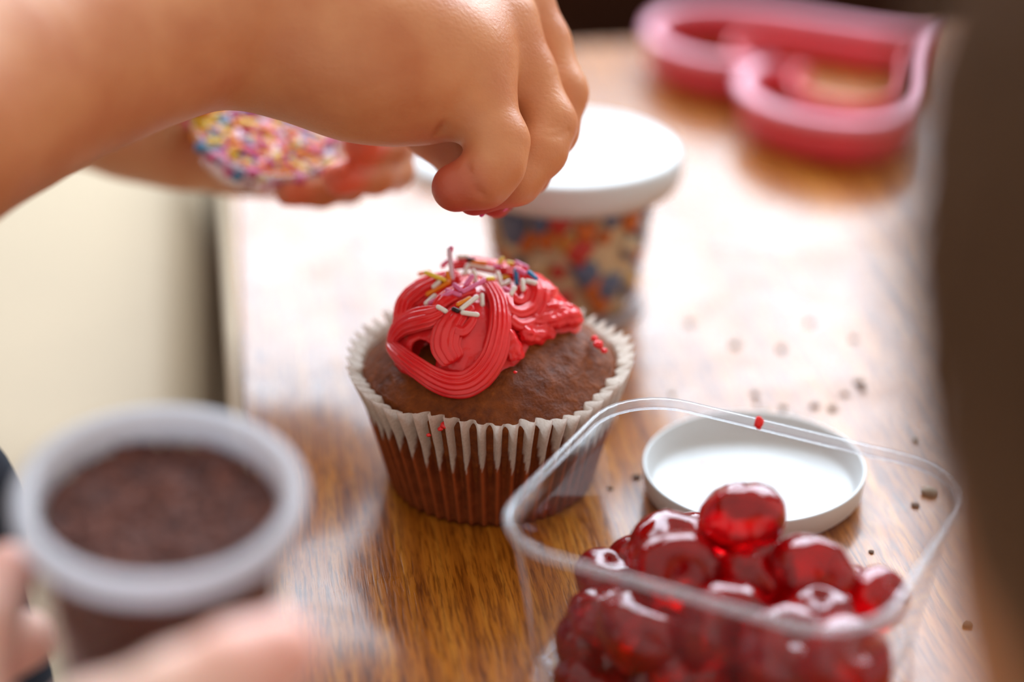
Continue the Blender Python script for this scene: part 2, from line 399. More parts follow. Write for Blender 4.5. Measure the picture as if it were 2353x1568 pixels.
# cake
ck = N('chocolate_sponge'); cc = ck.coords()
cf = ck.noise(cc, 420, 6, .65); cg = ck.noise(cc, 90, 4, .6)
ck.set(Base__Color=ck.mix(.5, ck.ramp(cf, [(.3, srgb(70, 26, 5)), (.60, srgb(136, 66, 18)), (.78, srgb(186, 106, 40))]), ck.ramp(cg, [(.3, srgb(92, 40, 10)), (.7, srgb(146, 76, 24))])),
       Roughness=ck.ramp(cg, [(.35, (.34,) * 3 + (1,)), (.65, (.66,) * 3 + (1,))]), Specular__IOR__Level=.2)
ck.bump(ck.mix(.35, cf, cg), 1.0, .0012)
def dome(r_):
    return .0320 + .0140 * max(0, 1 - (r_ / .0335) ** 2.6)
v = []; f = []; nr, na = 44, 150
for i in range(nr + 1):
    r_ = .0334 * i / nr + 1e-5
    for j in range(na):
        a = 2 * math.pi * j / na; x, y = r_ * math.cos(a), r_ * math.sin(a)
        q = Vector((x, y, 0)) * 130; z = dome(r_) + .0007 * noise.noise(q) + .0004 * noise.noise(q * 3.1) + .0010 * math.sin(2 * a + .5) * (r_ / .033)
        # craggy ridges on the right shoulder
        k = max(0, 1 - ((x - .022) ** 2 + (y + .004) ** 2) / .00012); z += k * .0009 * noise.ridged_multi_fractal(q * 1.6, 1, 2, 3, 1, 2)
        v.append((x, y, z))
for i in range(nr):
    for j in range(na): f.append((i * na + j, i * na + (j + 1) % na, (i + 1) * na + (j + 1) % na, (i + 1) * na + j))
base = len(v)
for j in range(na): a = 2 * math.pi * j / na; v.append(((RB - .001) * math.cos(a), (RB - .001) * math.sin(a), .002))
for j in range(na): f.append((nr * na + j, nr * na + (j + 1) % na, base + (j + 1) % na, base + j))
mesh('cake', v, f, ck.m, cup)

# frosting: mound from an implicit surface, piped ribbed strands laid over it
fm = N('coral_frosting'); fc = fm.coords()
fm.set(Base__Color=fm.ramp(fm.noise(fc, 160, 4), [(.3, srgb(236, 30, 38)), (.7, srgb(246, 50, 50))]), Roughness=.21, Specular__IOR__Level=.55,
       Subsurface__Weight=.30, Subsurface__Radius=(1, .25, .2), Subsurface__Scale=.0022)
fm.bump(fm.mix(.35, fm.noise(fc, 900, 4, .6), fm.noise(fc, 260, 3)), .5, .00035)
M['frost'] = fm.m
def c2(X, Y): return 850 + X / 4.126, 560 + Y / 4.126       # coordinates in the frosting close-up -> pixel
EL = [((-.0125, .4565, .0388), (.0203, .0245, .0180)), (tuple(at(1205, 712, .517)), (.0105, .013, .0100)), (tuple(at(1268, 748, .517)), (.0085, .010, .0066))]
def mound(p):
    best = 1
    for c, r_ in EL:
        x = [(p[i] - c[i]) / r_[i] for i in range(3)]; k0 = math.sqrt(sum(t * t for t in x)); k1 = math.sqrt(sum((x[i] / r_[i]) ** 2 for i in range(3))) + 1e-9
        d = k0 * (k0 - 1) / k1; h = max(.003 - abs(best - d), 0) / .003; best = min(best, d) - h * h * .003 / 4
    return best
def on_mound(px, py, off=0.0):
    r = ray(px, py).normalized(); t = .40; bt, bd = t, 9
    for _ in range(160):
        d = mound(CAM + r * t) - off
        if d < bd: bd, bt = d, t
        if d < 1e-5: break
        t += max(d * .7, 5e-5)
        if t > .6: break
    return CAM + r * bt
F = Field((-.045, .425, .025), (.05, .50, .075), .0006)
for c, r_ in EL: F.ell(c, r_, .003)
hp = on_mound(*c2(490, 1070)); rd = ray(*c2(490, 1070)).normalized()
F.ell(hp + rd * .003, (.0034, .0085, .0040), .0010, sub=True)
mv, mq = F.mesh()
cen = np.array([-.008, .456, .040])
for i in range(len(mv)):
    q = Vector(mv[i]); nn = (noise.noise(q * 260) * .0006 + noise.noise(q * 700) * .00025 + noise.noise(q * 120) * .0007); dv = mv[i] - cen
    mv[i] = mv[i] + dv / np.linalg.norm(dv) * (nn - .0010)
fr = np_mesh('frosting', mv - np.array([CX, CY, 0]), mq, M['frost'], cup, 1); fr['label'] = 'glossy coral red buttercream in ribbed swirls'
def strand(path, ridges=9, flat=.55, depth=.16, twist=0, rough=0, per=14, off=.0006, seed=0):
    """path: (X, Y, half-width) in the close-up's coordinates, laid on the mound."""
    pts = []
    for X, Y, hw in path:
        p = on_mound(*c2(X, Y), off); d = (p - CAM).dot(FW)
        pts.append((p.x, p.y, p.z, hw / 4.126 * d / FPX))
    P = catmull(pts, per); nP = len(P); n = max(ridges * 8, 40); v = []; f = []
    for i in range(nP):
        p = Vector(P[i][:3]); w_ = max(P[i][3], .0003)
        t = Vector(P[min(i + 1, nP - 1)][:3] - P[max(i - 1, 0)][:3]).normalized()
        e = 1e-4; g = Vector([mound(p + Vector([e * (k == a) for k in range(3)])) - mound(p - Vector([e * (k == a) for k in range(3)])) for a in range(3)])
        if g.length < 1e-9: g = Vector((0, 0, 1))
        nn = (g.normalized() + (-FW) * .35).normalized(); nn = (nn - t * nn.dot(t)).normalized(); s_ = t.cross(nn)
        u = i / (nP - 1); cap = min(1, math.sqrt(max(0.0, 1 - max(0, 1 - u / .06) ** 2)) + .05, math.sqrt(max(0.0, 1 - max(0, 1 - (1 - u) / .06) ** 2)) + .05)
        for j in range(n):
            a = 2 * math.pi * j / n
            rr = 1 - depth * (0.5 + 0.5 * math.cos(ridges * a + twist * u * 6.28)) ** 1.6
            q = s_ * (math.cos(a) * w_ * rr) + nn * (math.sin(a) * w_ * flat * rr)
            pt = p + q * cap
            if rough: pt += q.normalized() * rough * (noise.noise(pt * 330 + Vector((seed, 0, 0))) + .6 * noise.noise(pt * 800))
            else: pt += q.normalized() * .00012 * noise.noise(pt * 420)
            v.append((pt.x - CX, pt.y - CY, pt.z))
    for i in range(nP - 1):
        for j in range(n): f.append((i * n + j, i * n + (j + 1) % n, (i + 1) * n + (j + 1) % n, (i + 1) * n + j))
    f.append(tuple(range(n))[::-1]); f.append(tuple(range((nP - 1) * n, nP * n)))
    return mesh('piped_strand', v, f, M['frost'], fr)
strands = [
    strand([(1080, 330, 60), (1160, 420, 85), (1225, 560, 100), (1240, 740, 112), (1222, 900, 122), (1170, 1080, 130), (1060, 1240, 136), (910, 1335, 136), (730, 1335, 128), (550, 1250, 116), (380, 1130, 102), (245, 1020, 86), (172, 930, 66)], 13, .55, .25),
    strand([(200, 960, 60), (235, 860, 90), (320, 770, 120), (450, 720, 130), (580, 690, 120), (700, 640, 80)], 11, .5, .25, off=.0008),
    strand([(940, 560, 80), (830, 680, 120), (740, 830, 150), (720, 980, 150), (800, 1130, 120)], 11, .40, .2, off=.0000),
    strand([(760, 690, 40), (800, 800, 52), (890, 830, 56), (970, 740, 46), (1000, 640, 30)], 5, .5, .25, off=.0006),
    strand([(860, 290, 70), (660, 350, 110), (480, 440, 135), (350, 560, 130), (300, 700, 100), (250, 790, 70)], 12, .6, .28, off=.0004),
    strand([(760, 210, 70), (930, 180, 100), (1120, 210, 110), (1300, 240, 110), (1450, 270, 90)], 9, .6, .15, off=.0008),
    strand([(1000, 420, 70), (860, 450, 90), (700, 540, 90), (620, 640, 60)], 6, .45, .15, off=.0004),
    strand([(1300, 470, 50), (1320, 600, 62), (1410, 655, 66), (1530, 600, 70), (1585, 470, 70), (1540, 350, 66), (1420, 300, 56)], 6, .75, .2, off=.0012),
    strand([(1340, 440, 40), (1380, 530, 46), (1450, 540, 48), (1490, 450, 46), (1430, 390, 36)], 5, .8, .2, off=.0014),
    strand([(1320, 700, 55), (1420, 770, 65), (1540, 740, 70), (1630, 640, 65), (1660, 520, 60), (1640, 420, 50)], 6, .7, .2, off=.0008),
    strand([(1290, 820, 70), (1340, 950, 95), (1375, 1060, 100), (1385, 1110, 85)], 5, .6, .12, rough=.0004),
    strand([(1430, 840, 80), (1560, 860, 100), (1680, 870, 95), (1740, 900, 60)], 6, .75, .2, rough=.0007, seed=3),
    strand([(1520, 760, 70), (1660, 740, 85), (1800, 700, 95), (1920, 690, 100), (1990, 690, 85)], 6, .8, .2, rough=.0007, seed=5),
    strand([(1640, 610, 60), (1760, 610, 75), (1880, 640, 80), (1970, 650, 70)], 5, .8, .2, rough=.0006, seed=8),
    strand([(1620, 470, 50), (1700, 460, 55), (1770, 440, 30)], 5, .8, .25, rough=.0007, seed=9),
]
# frosting smears left on the paper and cake
def blob(name, p, r_, m, parent, loc, sq=.6, seed=0, n=12):
    v = []; f = []
    for i in range(n + 1):
        t = math.pi * i / n
        for j in range(n):
            a = 2 * math.pi * j / n; q = Vector((math.sin(t) * math.cos(a), math.sin(t) * math.sin(a), math.cos(t) * sq)); k = 1 + .45 * noise.noise(q * 1.7 + Vector((seed, seed * 2, 0)))
            v.append(Vector(p) - Vector(loc) + q * r_ * k)
    for i in range(n):
        for j in range(n): f.append((i * n + j, (i + 1) * n + j, (i + 1) * n + (j + 1) % n, i * n + (j + 1) % n))
    return mesh(name, v, f, m, parent)
O = (CX, CY, 0)
for k, (px, py, d, r_) in enumerate([(1376, 792, .508, .0014), (1366, 778, .510, .0010), (1388, 806, .507, .0009), (1021, 978, .4865, .0011), (1012, 986, .4862, .0007), (985, 1000, .488, .0006), (1184, 856, .489, .0005)]):
    blob('frosting_smear', at(px, py, d), r_, M['frost'], cup, O, .7, k * 3.1, 9)

# ------------------------------------------------------------------ sprinkles on the frosting
bpy.context.view_layer.update()
bv, bf = [], []
for o in [fr] + strands:
    b0 = len(bv); bv += [Vector(q.co) + Vector(O) for q in o.data.vertices]; bf += [[i + b0 for i in p.vertices] for p in o.data.polygons]
BVH = BVHTree.FromPolygons(bv, bf)
def on_frost(px, py):
    h = BVH.ray_cast(CAM, ray(px, py).normalized()); return h[0] if h[0] else None
GS = 'sugar sprinkles on the frosting'
SL = [
    (752, 60, 782, 330, 'lilac', 'long pale sprinkle standing upright at the top left', 1), (770, 45, 752, 110, 'pink', 'short pink sprinkle behind the tip of the upright one', 1),
    (692, 205, 738, 168, 'magenta', 'magenta sprinkle at the back left of the frosting', 0), (475, 288, 560, 270, 'orange', 'orange sprinkle at the far left of the frosting', 0),
    (535, 278, 705, 345, 'yellow', 'long yellow sprinkle at the left of the frosting', 0), (740, 275, 752, 345, 'orange', 'upright orange sprinkle beside the standing pale one', 0),
    (545, 480, 745, 370, 'orange', 'long slanted orange sprinkle at the left', 0), (605, 408, 652, 368, 'white', 'white sprinkle behind the long slanted orange one', 0),
    (532, 570, 615, 495, 'white', 'white sprinkle under the end of the left pink one', 0), (575, 562, 762, 468, 'pink', 'long pink sprinkle below the slanted orange one', 0),
    (735, 445, 850, 488, 'pink', 'pink sprinkle at the middle of the frosting, tilted right', 0), (802, 392, 858, 438, 'pink', 'short thick pink sprinkle amid the pink cluster', 0),
    (885, 455, 1080, 352, 'pink', 'longest pink sprinkle rising to the right over the centre', 0), (912, 388, 968, 312, 'pink', 'steep pink sprinkle behind the longest pink one', 0),
    (982, 262, 1004, 352, 'white', 'upright white sprinkle below the long white one', 0), (922, 215, 897, 298, 'white', 'white sprinkle hanging from the left end of the long white one', 0),
    (940, 203, 1165, 245, 'white', 'longest white sprinkle across the top of the frosting', 0), (842, 126, 915, 124, 'white', 'white sprinkle on the far crest of the frosting', 0),
    (938, 150, 975, 156, 'black', 'dark brown sprinkle on the far crest', 0), (975, 174, 1088, 182, 'orange', 'orange sprinkle on the far crest', 0),
    (1120, 336, 1165, 334, 'yellow', 'short yellow sprinkle at the end of the longest pink one', 0), (1212, 280, 1245, 400, 'white', 'long upright white sprinkle right of centre', 0),
    (1265, 322, 1318, 320, 'yellow', 'short yellow sprinkle right of the long upright white one', 0), (1272, 388, 1318, 360, 'white', 'short white sprinkle below the right yellow one', 0),
    (1255, 148, 1222, 190, 'yellow', 'yellow sprinkle poking up on the right crest', 0), (1312, 182, 1350, 192, 'yellow', 'yellow sprinkle seen end on at the right crest', 0),
    (1390, 182, 1485, 228, 'pink', 'pink sprinkle at the upper right of the frosting', 0), (1405, 248, 1465, 280, 'pink', 'pink sprinkle between the two blue ones', 0),
    (1382, 252, 1394, 378, 'blue', 'upright blue sprinkle on the right', 0), (1508, 275, 1575, 330, 'blue', 'slanted blue sprinkle at the far right', 0),
    (1448, 352, 1455, 438, 'white', 'upright white sprinkle below the blue ones', 0), (1492, 356, 1565, 374, 'white', 'level white sprinkle below the slanted blue one', 0),
    (1372, 422, 1338, 482, 'white', 'slanted white sprinkle on the right swirl', 0), (1275, 428, 1318, 448, 'pink', 'pink sprinkle left of the slanted white one on the right swirl', 0),
    (838, 578, 945, 522, 'orange', 'orange sprinkle lying against a white one in the hollow', 0), (868, 618, 1012, 508, 'white', 'long slanted white sprinkle in the hollow', 0),
    (1060, 490, 1066, 578, 'white', 'upright white sprinkle at the right of the hollow', 0), (648, 602, 718, 642, 'white', 'lone short white sprinkle at the left of the hollow', 0),
    (795, 622, 812, 630, 'black', 'dark brown sprinkle seen end on in the hollow', 0), (880, 656, 1018, 676, 'white', 'lowest white sprinkle, lying level in the hollow', 0),
    (1192, 220, 1225, 215, 'pink', 'small pink sprinkle behind the right end of the long white one', 0), (690, 215, 715, 190, 'pink', 'small pink sprinkle at the back left crest', 0)]
LABS = []
for X1, Y1, X2, Y2, c, lab, up in SL:
    a, b = c2(X1, Y1), c2(X2, Y2); r_ = .00062
    if up:
        q = on_frost(*c2(785, 345)) or on_mound(*b); d = (q - CAM).dot(FW); p1, p2 = at(*a, d - .001), at(*b, d)
    else:
        p1 = on_frost(*a); p2 = on_frost(*b); m_ = on_frost((a[0] + b[0]) / 2, (a[1] + b[1]) / 2)
        if p1 is None and p2 is None: p1 = on_mound(*a); p2 = on_mound(*b)
        if p1 is None: p1 = at(*a, (p2 - CAM).dot(FW))
        if p2 is None: p2 = at(*b, (p1 - CAM).dot(FW))
        d1, d2 = (p1 - CAM).dot(FW), (p2 - CAM).dot(FW); mean = min(d1, d2, (m_ - CAM).dot(FW) if m_ else 9)
        L = math.hypot(a[0] - b[0], a[1] - b[1]) * mean / FPX                       # keep it lying flat, no deeper than its length
        d1 = min(d1, mean + .6 * L) - r_ * .8; d2 = min(d2, mean + .6 * L) - r_ * .8
        p1, p2 = at(*a, d1), at(*b, d2)
    if (p2 - p1).length < .0012: p2 = p1 + (p2 - p1).normalized() * .0012 if (p2 - p1).length > 1e-6 else p1 + Vector((0, .001, .0005))
    v, f = capsule(Vector((0, 0, 0)), p2 - p1, r_, 10); s_ = mesh('sprinkle', v, f, M['s_' + c]); s_.location = p1
    tag(s_, lab + (' of the frosting' if 'frosting' not in lab and len(lab.split()) < 11 else ''), 'sprinkle', GS)

# ------------------------------------------------------------------ loose sprinkle fill (nobody could count it)
def rods(name, spots, L, r_, mats, parent, label, hexn=6):
    v = []; f = []; mi = []
    for k, (p, d) in enumerate(spots):
        p = Vector(p); d = Vector(d).normalized(); l_ = L * random.uniform(.6, 1.1)
        vv, ff = capsule(p - d * l_ / 2, p + d * l_ / 2, r_ * random.uniform(.85, 1.15), hexn, 1); b0 = len(v); v += vv; f += [tuple(i + b0 for i in q) for q in ff]; mi += [random.randrange(len(mats))] * len(ff)
    o = mesh(name, v, f, mats, parent, True, mi); o['kind'] = 'stuff'; o['label'] = label; return o
def rdir(flat=.4): a = random.uniform(0, 6.283); return (math.cos(a), math.sin(a), random.uniform(-flat, flat))

# ------------------------------------------------------------------ sprinkle tub with white lid, behind the cupcake
tc = atz(1303, 700, 0); tub = empty('sprinkle_tub', tc); tag(tub, 'clear tub of coloured sugar shapes with a white lid, behind the cupcake', 'tub')
SC = FPX / .612; RT0, RT1, HT, RL = 166 / SC, 207 / SC, .0475, 255 / SC
th = .0006
v, f = lathe([(.0, .0008), (RT0 - .002, .0008), (RT0, .0025)] + [(RT0 + (RT1 - RT0) * k / 8, .0025 + (HT - .006) * k / 8) for k in range(1, 9)] + [(RT1 - th, HT - .004)] + [(RT0 - th + (RT1 - RT0) * k / 8, .0025 + (HT - .006) * k / 8) for k in range(7, -1, -1)], 96)
mesh('tub_body', v, f, M['clear'], tub)
v, f = lathe([(RT0 - .001, 0), (RT0 + .0012, .0004), (RT0 + .0014, .0022), (RT0 - .0004, .003)], 96); mesh('foot_ring', v, f, M['frosted_rim'], tub)
v, f = lathe([(0, HT + .0045), (RL - .006, HT + .0045), (RL - .0045, HT + .0055), (RL - .002, HT + .0058), (RL, HT + .0045), (RL + .0002, HT - .001), (RL - .0006, HT - .0040), (RL - .0018, HT - .0040), (RL - .002, HT + .003), (0, HT + .003)], 128)
mesh('lid', v, f, M['white_plastic'], tub)
cream_s = plain('sugar_cream', srgb(226, 206, 168), .5, .1, 300); gb = plain('sugar_slate_blue', srgb(92, 112, 146), .5, .1, 300); ob = plain('sugar_burnt_orange', srgb(212, 112, 44), .5, .1, 300)
rb = plain('sugar_red', srgb(206, 62, 56), .5, .1, 300); yb = plain('sugar_ochre', srgb(218, 170, 70), .5, .1, 300)
v, f = lathe([(0, .003), (RT0 - .004, .003)] + [(RT0 - .0035 + (RT1 - RT0) * k / 10, .003 + (HT - .010) * k / 10) for k in range(11)] + [(0, HT - .006)], 64)
mesh('sugar_fill', v, f, cream_s, tub)['label'] = 'cream sugar mass inside the tub'
v = []; f = []; mi = []; mats = [gb, ob, rb, yb, cream_s]
BIG = [(1165, 545, 0, .0060), (1140, 650, 1, .0040), (1250, 555, 1, .0036), (1330, 582, 2, .0046), (1296, 560, 3, .0032), (1285, 505, 2, .0036), (1415, 512, 0, .0028), (1350, 640, 0, .0044), (1412, 680, 0, .0046), (1362, 668, 1, .0036), (1390, 715, 1, .0042), (1200, 690, 0, .0036)]
for k in range(140):
    h = random.uniform(.06, .97); a = random.uniform(0, 6.283)
    if k >= 128:
        bx_, by_, bm_, bs_ = BIG[k - 128]; pb = aty(bx_, by_, tc.y - RT1 * .9); h = min(.95, max(.06, (pb.z - .003) / (HT - .010))); a = -math.acos(max(-.95, min(.95, (pb.x - tc.x) / (RT0 + (RT1 - RT0) * h))))
    elif -2.7 < a - 6.283 < -.45 and random.random() < .45: continue
    R_ = RT0 + (RT1 - RT0) * h - .0026; z = .003 + (HT - .010) * h; s_ = random.uniform(.0018, .0040)
    c = Vector((R_ * math.cos(a), R_ * math.sin(a), z)); tt = Vector((-math.sin(a), math.cos(a), 0)); nn = Vector((math.cos(a), math.sin(a), 0)); b0 = len(v); rot = random.uniform(0, 6.28); m = bm_ if k >= 128 else random.choices(range(5), (3, 2.2, 1.8, 1.3, 3))[0]; s_ = bs_ if k >= 128 else s_
    for ring, (rr, dd) in enumerate(((1, -.0006), (1, .0009), (.75, .0014))):
        for j in range(7):
            t = rot + 6.283 * j / 7; v.append(c + (tt * math.cos(t) + Vector((0, 0, 1)) * math.sin(t)) * s_ * rr * (1 + .25 * math.sin(3 * t)) + nn * dd)
    for ring in range(2):
        for j in range(7): f.append((b0 + ring * 7 + j, b0 + ring * 7 + (j + 1) % 7, b0 + ring * 7 + 7 + (j + 1) % 7, b0 + ring * 7 + 7 + j))
    f.append(tuple(b0 + 14 + j for j in range(7))); mi += [m] * 15
o = mesh('sugar_shapes', v, f, mats, tub, True, mi); o['kind'] = 'stuff'; o['label'] = 'blue, orange, red and cream sugar shapes against the wall'

# ------------------------------------------------------------------ white lids
def round_lid(name, loc, r_, h, label, tilt=(0, 0, 0), up=True, wob=0.0, cat='lid'):
    o = empty(name, loc); o.rotation_euler = tilt; tag(o, label, cat)
    def mod(q, z, a):
        k = 1 + wob * (math.sin(2 * a + .4) + .5 * math.sin(3 * a + 1)); return (q * k * math.cos(a), q * k * math.sin(a), z)
    prof = [(0, 0), (r_ - .004, 0), (r_ - .0022, .0008), (r_ - .0008, .0024), (r_ - .0002, h - .0004), (r_ - .0004, h), (r_ - .0009, h), (r_ - .0012, h - .0006), (r_ - .0022, .0028), (r_ - .004, .0014), (r_ - .008, .0011), (0, .0011)]
    v, f = lathe(prof, 128, mod)
    if not up: v = [(x, y, h - z) for x, y, z in v]; f = [q[::-1] for q in f]
    mesh('cap', v, f, M['white_plastic'], o)
    return o
lid = round_lid('jar_lid', atz(1728, 1128, 0), .0292, .0082, 'upturned round white plastic lid lying on the table behind the cherries', wob=.012)
blob('icing_spot', Vector((-.012, .012, .0014)), .0005, M['frost'], lid, (0, 0, 0), .6, 3, 7)
round_lid('tub_lid', atz(1085, 385, 0), .0245, .005, 'white lid lying flat on the table behind the hand, left of the sprinkle tub', up=False)

# ------------------------------------------------------------------ heart cutters
def heart_pts(s_, n=120, wide=1.2):
    out = []
    for k in range(n):
        t = 2 * math.pi * k / n; x = 16 * math.sin(t) ** 3; y = 13 * math.cos(t) - 5 * math.cos(2 * t) - 2 * math.cos(3 * t) - math.cos(4 * t)
        out.append((-(y - 5) * s_, x * s_ * wide))
    return out
def offset(P, d):
    n = len(P); out = []
    for i in range(n):
        a, b = P[i - 1], P[(i + 1) % n]; tx, ty = b[0] - a[0], b[1] - a[1]; L = math.hypot(tx, ty) or 1
        out.append((P[i][0] - ty / L * d, P[i][1] + tx / L * d))
    return out
def heart(name, loc, rz, s_, h, flange, label, rimm='pink_rim'):
    root = empty(name, loc, rz); tag(root, label, 'cookie cutter', 'nested heart cutters')
    P = heart_pts(s_); area = sum(P[i - 1][0] * P[i][1] - P[i][0] * P[i - 1][1] for i in range(len(P))); sg = -1 if area > 0 else 1
    def loops(prof, nm, m):
        v = []; f = []; n = len(P)
        for d, z in prof: v += [(x, y, z) for x, y in offset(P, d * sg)]
        k = len(prof)
        for i in range(k):
            for j in range(n): q = (i * n + j, i * n + (j + 1) % n, ((i + 1) % k) * n + (j + 1) % n, ((i + 1) % k) * n + j); f.append(q)
        return mesh(nm, v, f, m, root)
    loops([(.0006, 0), (.0008, h), (-.0008, h), (-.0004, 0)], 'wall', M['pink'])
    e = flange / 2; loops([(e, h - .001), (e + .0006, h + .001), (e, h + .0026), (-e, h + .0026), (-e - .0006, h + .001), (-e, h - .001)], 'rim', M[rimm])
    return root
HA = R(25); HL = atz(1766, 146, .016)
heart('heart_cutter', (HL.x, HL.y, 0), HA, .00385, .0150, .0050, 'large pink heart shaped cutter with a pale rim at the back of the table')
q = Vector((HL.x, HL.y, 0)) + Vector((math.cos(HA), math.sin(HA), 0)) * .018
heart('heart_cutter', q, HA, .0024, .010, .0014, 'smaller coral heart cutter nested inside the large pink one', 'pink')

# ------------------------------------------------------------------ clear punnet with glace cherries
PC = Vector((.0494, .3785, 0)); PA = R(-27.5); HZ = .039
pun = empty('cherry_punnet', PC, PA); tag(pun, 'clear square plastic punnet heaped with red cherries', 'container')
def rrect(hx, hy, rc, n=10):
    out = []
    for cx, cy, a0 in ((hx - rc, hy - rc, 0), (-hx + rc, hy - rc, 90), (-hx + rc, -hy + rc, 180), (hx - rc, -hy + rc, 270)):
        for k in range(n): a = R(a0 + 90 * k / (n - 1)); out.append((cx + rc * math.cos(a), cy + rc * math.sin(a)))
    return out
HX, HY, RC = .0446, .0380, .0178
def pun_shell(prof, close=False):
    v = []; f = []; n = 40
    for ins, z in prof: v += [(x, y, z) for x, y in rrect(HX - ins, HY - ins, max(RC - ins * .7, .003))]
    k = len(prof)
    for i in range(k if close else k - 1):
        for j in range(n): f.append((i * n + j, i * n + (j + 1) % n, ((i + 1) % k) * n + (j + 1) % n, ((i + 1) % k) * n + j))
    if not close: f.append(tuple(range(n))[::-1]); f.append(tuple(range((k - 1) * n, k * n)))
    return v, f
v, f = pun_shell([(.0085, .0), (.0065, .0006), (.0055, .0026)] + [(.0055 - .0045 * k / 6, .0026 + (HZ - .0036) * k / 6) for k in range(1, 7)] + [(.0016, HZ - .001)] + [(.0061 - .0045 * k / 6, .0030 + (HZ - .0040) * k / 6) for k in range(5, -1, -1)] + [(.0085, .0010)])
mesh('walls', v, f, M['clear'], pun)
v, f = pun_shell([(.0011, HZ - .0018), (-.0002, HZ - .0012), (-.0006, HZ + .0001), (-.0001, HZ + .0009), (.0012, HZ + .0007), (.0017, HZ - .0006)], True)
mesh('rim', v, f, M['clear_rim'], pun)
Mi = Matrix.Translation(PC) @ Matrix.Rotation(PA, 4, 'Z')
blob('syrup_drip', aty(1744, 972, PC.y + .0315), .0011, M['frost'], None, (0, 0, 0), 1.6, 2, 8).name = 'tmp'
o = bpy.data.objects['tmp']; o.name = 'syrup_drip'; o.parent = pun; o.matrix_parent_inverse = Mi.inverted()

ch = N('candied_cherry'); cco = ch.coords()
cv = ch.noise(cco, 1.8, 4, .6)
ch.set(Base__Color=ch.ramp(cv, [(.3, srgb(186, 2, 10)), (.7, srgb(228, 10, 16))]), Roughness=.05, IOR=1.42, Transmission__Weight=.75, Coat__Weight=.3, Coat__Roughness=.05,
       Subsurface__Weight=.0)
ch.bump(cv, .25, .0010); M['cherry'] = ch.m
def cherry_mesh(seed):
    v = []; f = []; n1, n2 = 30, 44; rg = random.Random(seed); sx, sy, sz = rg.uniform(.96, 1.08), rg.uniform(.92, 1.04), rg.uniform(.78, .9)
    for i in range(n1 + 1):
        t = math.pi * i / n1
        for j in range(n2):
            a = 2 * math.pi * j / n2; q = Vector((math.sin(t) * math.cos(a), math.sin(t) * math.sin(a), math.cos(t)))
            k = 1 + .11 * noise.noise(q * 1.1 + Vector((seed * 7.3, 1, 2))) + .035 * noise.noise(q * 3 + Vector((seed, 5, 2)))
            k -= .34 * math.exp(-(t / .34) ** 2) + .10 * math.exp(-((math.pi - t) / .3) ** 2)           # stone hole and dimple
            v.append((q.x * k * sx, q.y * k * sy, q.z * k * sz))
    for i in range(n1):
        for j in range(n2): f.append((i * n2 + j, (i + 1) * n2 + j, (i + 1) * n2 + (j + 1) % n2, i * n2 + (j + 1) % n2))
    return v, f
GC = 'candied cherries in the punnet'
# (px, py, world y, radius, tilt x, tilt z, label)
CH = [
    (1705, 1190, .3660, .0097, -20, 0, 'topmost red cherry, perched on the pile in front of the white lid'),
    (1548, 1268, .3680, .0098, 20, 40, 'dark red cherry at the top left of the pile'),
    (1556, 1322, .3545, .0098, 60, 10, 'dark glossy cherry in front of the top left one'),
    (1742, 1330, .3570, .0100, 35, 60, 'large cherry at the centre of the pile under the topmost one'),
    (1862, 1318, .3560, .0102, -35, -30, 'wrinkled cherry with its hole showing, right of the centre'),
    (1393, 1328, .3700, .0070, 10, 20, 'small cherry tucked against the left wall'),
    (2020, 1378, .3520, .0075, 40, 80, 'cherry leaning on the right wall'),
    (1372, 1482, .3560, .0092, 80, 10, 'cherry pressed to the left wall below the front rim'),
    (1480, 1452, .3460, .0108, 15, 90, 'large dull cherry behind the front wall on the left'),
    (1660, 1440, .3420, .0098, 70, 30, 'cherry behind the middle of the front rim'),
    (1590, 1555, .3390, .0094, 25, 0, 'cherry with a bright highlight at the bottom of the front wall'),
    (1805, 1500, .3330, .0100, 30, 0, 'bright cherry behind the front wall, right of the middle'),
    (1945, 1520, .3270, .0098, 40, 45, 'cherry at the right end of the front wall'),
    (1880, 1420, .3430, .0082, 10, 0, 'small shiny cherry just under the front rim on the right'),
    (1370, 1580, .3500, .0092, 0, 0, 'lowest cherry at the left front corner'),
]
for k, (px, py, y, r_, tx, tz, lab) in enumerate(CH):
    v, f = cherry_mesh(k + 1); o = mesh('candied_cherry', v, f, M['cherry']); o.location = aty(px, py, y * 1.05); o.scale = (r_ * 1.05,) * 3; o.rotation_euler = (R(tx), R(10 * (k % 3) - 10), R(tz))
    tag(o, lab, 'cherry', GC)
k = 20
for (lx, ly, lz) in ((-.024, -.016, .0105), (-.005, -.019, .0100), (.015, -.018, .0102), (.027, -.004, .0105), (-.026, .004, .0100), (-.006, .000, .0105), (.013, .001, .0100), (-.017, .020, .0103), (.003, .019, .0100), (.022, .017, .0105)):
    v, f = cherry_mesh(k); o = mesh('candied_cherry', v, f, M['cherry']); o.location = Mi @ Vector((lx, ly, lz)); o.scale = (.0090,) * 3; o.rotation_euler = (R(k * 37), R(k * 71), R(k * 13)); k += 1
    tag(o, 'red cherry buried at the bottom of the punnet under the others', 'cherry', 'buried cherries at the bottom of the punnet')

